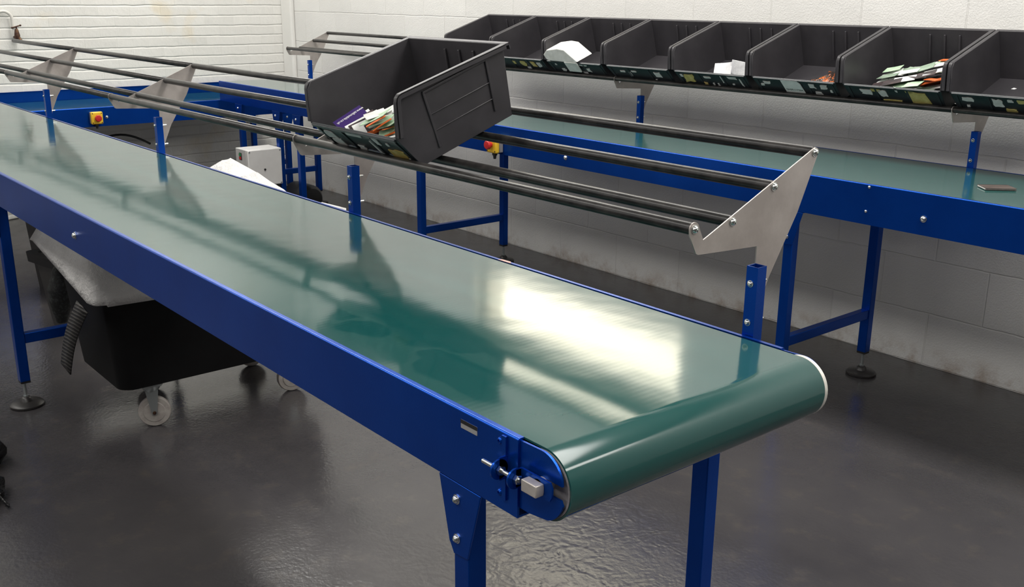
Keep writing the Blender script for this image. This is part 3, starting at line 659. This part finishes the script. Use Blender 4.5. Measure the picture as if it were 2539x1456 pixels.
# ------------------------------------------------------------------ small things on the conveyors
wal = MB().box((-.046, -.034, .0012), (.046, .034, .0022)).box((-.046, -.034, .0055), (.046, .034, .0068)).box((-.046, .031, .0012), (.046, .034, .0068))
wb = root('card_wallet', 'dark brown card wallet lying on the belt of the wall-side conveyor', 'wallet', (-.478, 2.315, .8497), (0, 0, math.radians(47)))
obj('cover', wal, 'brown', wb); obj('paper_edge', MB().box((-.0465, -.030, .0022), (.044, .030, .0055)), 'residue', wb)
tag(obj('paper_slip', MB().add([(-.745, .5655, .8507), (-.700, .5660, .8507), (-.705, .5700, .8530), (-.735, .5695, .8525)], [(0, 1, 2, 3)]), mat('pink_slip', (.75, .5, .45), .5), None, solid=.0006), 'tiny pinkish paper slip on the far edge of the nearest belt', 'scrap')
def estop(label, loc, rotz):
    t = root('emergency_stop', label, 'emergency stop', loc, (0, 0, rotz))
    bx_ = obj('box_base', MB().box((-.034, -.022, -.036), (.034, 0, .036)), mat('grey_plastic', (.22, .21, .2), .5), t, .004)
    ld = obj('box_lid', MB().box((-.036, -.044, -.038), (.036, -.022, .038)), 'yellow', t, .007)
    for sx in (-1, 1):
        for sz in (-1, 1): obj('screw', MB().cyl((sx*.027, -.0445, sz*.029), (sx*.027, -.043, sz*.029), .0035, 10), 'brass', ld)
    obj('push_button', MB().lathe((0, -.044, 0), (0, -1, 0), [(.011, 0), (.011, .012), (.020, .014), (.0205, .022), (.017, .027), (.002, .0285)], 28), 'red', t)
    obj('cable_gland', MB().lathe((0, -.022, -.036), (0, 0, -1), [(.012, 0), (.012, .012), (.008, .016), (.006, .03)], 16), 'black', t)
    return t
estop('yellow emergency stop box with red button on the cross conveyor, left of the photo', (-5.5992, 1.262, .659), PI/2)
estop('yellow and red emergency stop box on the wall-side conveyor, partly behind the single bin', (-2.60, 2.0658, .768), 0)

# ------------------------------------------------------------------ control cabinet under the wall-side conveyor
cb = root('control_cabinet', 'light grey steel control cabinet under the far end of the wall-side conveyor', 'cabinet', (-4.78, 1.950, 0))
obj('cabinet_body', MB().box((-.085, -.111, .285), (.060, .111, .507)), 'cabinet', cb, .004)
dr = obj('door', MB().box((.0605, -.111, .285), (.080, .111, .507)), 'cabinet', cb, .006)
obj('lock', MB().lathe((.080, -.005, .385), (1, 0, 0), [(.006, 0), (.006, .006), (.002, .007)], 12), 'black', dr)
for y in (-.1, .1):
    for z in (.296, .496): obj('screw', MB().lathe((.080, y, z), (1, 0, 0), [(.0055, 0), (.0045, .003)], 12), 'galv', dr)
sw = obj('start_stop_switch', MB().box((-.030, -.115, .440), (.000, -.1112, .485)), 'black', cb, .002)
obj('start_button', MB().box((-.026, -.119, .464), (-.004, -.1152, .481)), 'greenbtn', sw, .001)
obj('stop_button', MB().box((-.026, -.119, .444), (-.004, -.1152, .461)), 'red', sw, .001)
obj('warning_sticker', MB().add([(-.012, -.1118, .335), (.048, -.1118, .335), (.018, -.1118, .383), (-.012, -.1112, .335), (.048, -.1112, .335), (.018, -.1112, .383)], [(0, 1, 2), (5, 4, 3), (0, 3, 4, 1), (1, 4, 5, 2), (2, 5, 3, 0)]), 'yellow', cb, smooth=0)
obj('pedestal', MB().box((-.07, -.09, 0), (.06, .10, .2848)).box((-.11, -.13, 0), (.12, .055, .05)), 'black', cb, .004)

mo = root('drive_motor', 'black drive motor on the floor behind the grey control cabinet', 'motor', (-5.02, 2.36, 0))
obj('motor_body', MB().lathe((-.12, 0, .12), (1, 0, 0), [(.05, 0), (.085, .01), (.09, .03), (.09, .22), (.07, .25), (.03, .26)], 28), 'black', mo)
obj('motor_base', MB().box((-.10, -.09, 0), (.12, .09, .035)), 'black', mo, .004)

# ------------------------------------------------------------------ trolley with a white liner under the nearest conveyor
tr = root('tub_trolley', 'black plastic tub trolley on castors standing under the nearest conveyor', 'trolley', (-2.435, .56, 0))
TX, TY = .255, .415
def ring(hx, hy, z, r=.05, n=6):
    out = []
    for (sx, sy, a0) in ((1, 1, 0), (-1, 1, PI/2), (-1, -1, PI), (1, -1, 1.5*PI)):
        for k in range(n+1):
            a = a0 + PI/2*k/n; out.append((sx*(hx-r) + r*math.cos(a), sy*(hy-r) + r*math.sin(a), z))
    return out
rs = [ring(TX-.045, TY-.05, .16), ring(TX-.01, TY-.012, .58), ring(TX+.0, TY+.0, .61), ring(TX+.018, TY+.018, .612), ring(TX+.018, TY+.018, .634), ring(TX-.012, TY-.012, .634), ring(TX-.02, TY-.02, .60), ring(TX-.07, TY-.07, .175)]
tb = MB().grid(rs, True); n_ = len(rs[0]); tb.f.append(tuple(range(n_))[::-1]); tb.f.append(tuple(range(7*n_, 8*n_)))
obj('tub', tb, 'tub', tr)
for sx in (-1, 1):
    for sy in (-1, 1):
        cx, cy = sx*.165, sy*.255 + (.11 if sx < 0 and sy < 0 else 0)
        fk = MB().box((cx-.035, cy-.035, .152), (cx+.035, cy+.035, .159))
        fk.lathe((cx, cy, .128), (0, 0, 1), [(.022, 0), (.030, .012), (.030, .024)], 20)
        for k in (-1, 1):
            fk.add([(cx-.020, cy+k*.019-.0015, .135), (cx+.022, cy+k*.019-.0015, .135), (cx+.012, cy+k*.019-.0015, .045), (cx-.004, cy+k*.019-.0015, .045),
                    (cx-.020, cy+k*.019+.0015, .135), (cx+.022, cy+k*.019+.0015, .135), (cx+.012, cy+k*.019+.0015, .045), (cx-.004, cy+k*.019+.0015, .045)],
                   [(0,1,2,3), (7,6,5,4), (0,4,5,1), (1,5,6,2), (2,6,7,3), (3,7,4,0)])
        ang = math.radians(68 if sy < 0 else 80)
        def turn(mb):
            mb.v = [(cx + (x-cx)*math.cos(ang) - (y-cy)*math.sin(ang), cy + (x-cx)*math.sin(ang) + (y-cy)*math.cos(ang), z) for x, y, z in mb.v]; return mb
        ca = obj('castor_fork', turn(fk), 'galv', tr)
        wl = MB().lathe((cx+.004, cy-.015, .053), (0, 1, 0), [(.012, -.001), (.034, .001), (.036, .003), (.050, .004), (.053, .009), (.053, .021), (.050, .026), (.036, .027), (.034, .029), (.012, .031)], 32)
        obj('castor_wheel', turn(wl), 'caster', ca)
        obj('axle_bolt', turn(MB().cyl((cx+.004, cy-.024, .053), (cx+.004, cy+.024, .053), .006, 10)), 'brass', ca)
def liner_mesh():
    n = 112; per = ring(1, 1, 0, .12, 27)                       # 112 points round a unit square
    def q(hx, hy, z, i): p = per[i]; return (p[0]*hx, p[1]*hy, z)
    rows = []
    def skirt(x, y):
        # lowest at the (+x, -y) corner where the bag hangs to a point
        d = math.hypot(x-1, (y+1)); z = .480 + .02*min(d, 1)
        if y < -.9: z = .485 + .055*max(0, (1-x))
        elif x > .9: z = .47 - .01*y
        else: z = .62
        return min(z, .61)
    nz = lambda i, k, s: noise.noise(Vector((per[i][0]*2.2, per[i][1]*2.2, k*1.3)))*s
    bot = []
    for i in range(n):
        x, y = per[i][0], per[i][1]; bot.append(skirt(x, y) + nz(i, 0, .010))
    for k in range(7):
        t = k/6
        row = []
        for i in range(n):
            x, y = per[i][0], per[i][1]; z = bot[i]*(1-t) + .640*t
            fold = (noise.noise(Vector((x*5, y*5, 3)))*.022 + noise.noise(Vector((x*11, y*11, 1)))*.010 + .016)*(1-t)
            pk = math.exp(-((x-1)/.13)**2-((y-1)/.13)**2)*t
            row.append((x*(TX+.026+fold+.025*pk), y*(TY+.026+fold+.02*pk), z+.048*pk))
        rows.append(row)
    # over the rim and up into the heaped bag
    for (k, sc, zz) in ((0, .95, .652), (1, .86, .656), (2, .72, .658), (3, .5, .660), (4, .25, .660), (5, .02, .660)):
        row = []
        for i in range(n):
            x, y = per[i][0]*sc, per[i][1]*sc
            w_ = max(0, min(1, (y-.16)/.22))*max(0, 1-max(0, y-.72)/.28)
            w_ = math.exp(-((y-.42)/.32)**2)
            hump = .172*math.exp(-((x+.15)/1.15)**4)*w_ + .05*math.exp(-((x-.95)/.1)**2-((y-.95)/.1)**2)
            z = min(zz + hump + noise.noise(Vector((x*4, y*4, 9)))*(.006 + .035*w_), zz + .18 if w_ > .1 else .745)
            row.append((x*TX, y*TY, z))
        rows.append(row)
    mb = MB().grid(rows, True); m0 = (len(rows)-1)*n; mb.f.append(tuple(range(m0, m0+n)))
    return mb
ln = obj('sack_liner', liner_mesh(), 'liner', None, smooth=80, solid=.0015)
ln.location = (-2.435, .56, 0); tag(ln, 'white woven sack liner folded over the rim of the tub trolley, hanging to a point', 'sack')
# webbing strip hanging from the liner's low corner
rows = []
for k in range(13):
    t = k/12; x = -2.19 - .27*t - .03*math.sin(PI*t); z = .478 - .285*t; y = .095
    rows.append([(x-.052, y, z+.010), (x+.022, y+.006, z-.012)])
tag(obj('webbing_strip', MB().grid(rows), 'mesh', None, smooth=60, solid=.004), 'black mesh webbing strip hanging from the low corner of the white liner', 'strap')

def tapered_bin(name, label, loc, rotz, hx, hy, h, m, rim=True):
    t = root(name, label, 'bin', loc, (0, 0, rotz))
    r0 = [ring(hx*.80, hy*.80, 0, .03), ring(hx*.98, hy*.98, h-.035, .03)]
    r1 = [ring(hx*.93, hy*.93, h-.01, .03), ring(hx*.76, hy*.76, .012, .03)]
    b = MB().grid(r0 + r1, True); n = len(r0[0]); b.f.append(tuple(range(n))[::-1]); b.f.append(tuple(range(3*n, 4*n)))
    obj('bin_body', b, m, t)
    if rim: obj('bin_rim', MB().grid([ring(hx*.985, hy*.985, h-.045, .03), ring(hx*1.13, hy*1.13, h-.040, .03), ring(hx*1.15, hy*1.15, h, .03), ring(hx*.93, hy*.93, h, .03), ring(hx*.93, hy*.93, h-.045, .03)], True), 'black', t)
    return t
tapered_bin('waste_bin', 'black rimmed waste bin on the floor behind the tub trolley', (-3.50, .50, 0), .2, .17, .15, .335, 'tub2')
tapered_bin('tall_bin', 'tall charcoal waste bin behind the black rimmed waste bin', (-4.14, .66, 0), .1, .20, .20, .62, 'tub2', False)
# a bunch of dark netting hung between them
rows = []
for k in range(14):
    t = k/13; rad = .020 + .026*math.sin(PI*min(1, t*1.05)) + .008*noise.noise(Vector((k*.7, 0, 0)))
    rows.append([(-3.05 - .06*t + rad*math.cos(2*PI*i/14)*(1 + .3*noise.noise(Vector((i, k, 0)))), .27 + rad*math.sin(2*PI*i/14), .40 - .24*t) for i in range(14)])
nb = MB().grid(rows, True); nb.f.append(tuple(range(14))); nb.f.append(tuple(range(13*14, 14*14)))
tag(obj('netting', nb, 'net', None), 'bunch of dark netting hanging left of the white liner', 'netting')

# ------------------------------------------------------------------ black sacks at the left edge
def sack(label, loc, sx, sy, sz, seed):
    rows = []
    for k in range(12):
        a = PI*k/11; row = []
        for i in range(20):
            b = 2*PI*i/20; p = Vector((math.sin(a)*math.cos(b), math.sin(a)*math.sin(b), -math.cos(a)))
            d = 1 + .28*noise.noise(p*2.1 + Vector((seed, 0, 0))) + .12*noise.noise(p*5 + Vector((0, seed, 0)))
            row.append((p.x*sx*d, p.y*sy*d, max(0, (p.z*d+.75)*sz)))
        rows.append(row)
    o = obj('refuse_sack', MB().grid(rows, True), 'polythene', None, smooth=30); o.location = loc
    return tag(o, label, 'sack')
sack('shiny black refuse sack at the left edge of the photo, below the levelling foot', (-2.295, -.245, .0), .085, .085, .06, 1)
kn = sack('small black refuse sack with a knotted tail at the left edge, nearest the camera', (-2.062, -.292, 0), .07, .075, .045, 5)
obj('knotted_tail', MB().tube([(.050, .035, .034), (.072, .045, .030), (.093, .052, .018), (.100, .055, .014)], .0038, 8).lathe((.098, .054, .014), (.4, .2, -.3), [(.002, 0), (.007, .004), (.003, .012)], 10), 'polythene', kn)

# ------------------------------------------------------------------ tap and pipe on the brick wall, cable under the cross conveyor
tp = root('water_tap', 'old dark tap on a bent pipe fixed to the white brick wall', 'tap', (XL, 1.01, 1.15))
arc = [(.035, -.115 + .0, .133), (.035, -.085, .134)] + [(.035, -.0625 + .05*math.sin(a), .0875 + .05*math.cos(a)) for a in [PI/2*k/8 for k in range(9)]] + [(.035, -.012, .05), (.035, -.012, -.005)]
arc = [(.035, -.30, .131), (.035, -.2, .132)] + arc
obj('pipe', MB().tube(arc, .0095, 14), 'pipe', tp)
obj('tap_body', MB().lathe((.05, .002, -.03), (0, 0, 1), [(.010, -.005), (.016, .0), (.017, .022), (.012, .045), (.009, .058), (.005, .062), (.005, .075)], 16)
    .tube([(.0, .0, -.022), (.03, 0, -.022), (.062, .008, -.026), (.078, .012, -.040), (.082, .013, -.058)], .0105, 12), 'brass', tp)
obj('tap_handle', MB().cyl((.05, -.020, .038), (.05, .024, .050), .0042, 10).lathe((.05, -.020, .038), (0, -1, -.25), [(.004, 0), (.007, .003), (.004, .009)], 10).lathe((.05, .024, .050), (0, 1, .25), [(.004, 0), (.007, .003), (.004, .009)], 10), 'brass', tp)
obj('cable', MB().tube([(-5.90 + .02*math.sin(k*.4), 1.30 + .034*k, .43 + .085*math.sin(PI*min(1, k/15)**.8) - .05*(k/12)**2) for k in range(13)], .0075, 10), 'black', None)
tag(bpy.data.objects['cable'], 'black cable looping below the cross conveyor', 'cable')
wt = obj('white_scrap', MB().box((-.07, -.045, 0), (.07, .045, .03)).box((-.05, -.06, .0), (.02, -.03, .018)), 'foam', None, .01); wt.location = (-6.08, .79, 0); wt.rotation_euler = (0, 0, .4)
tag(wt, 'white crumpled scrap on the floor by the brick wall, at the left edge', 'scrap')
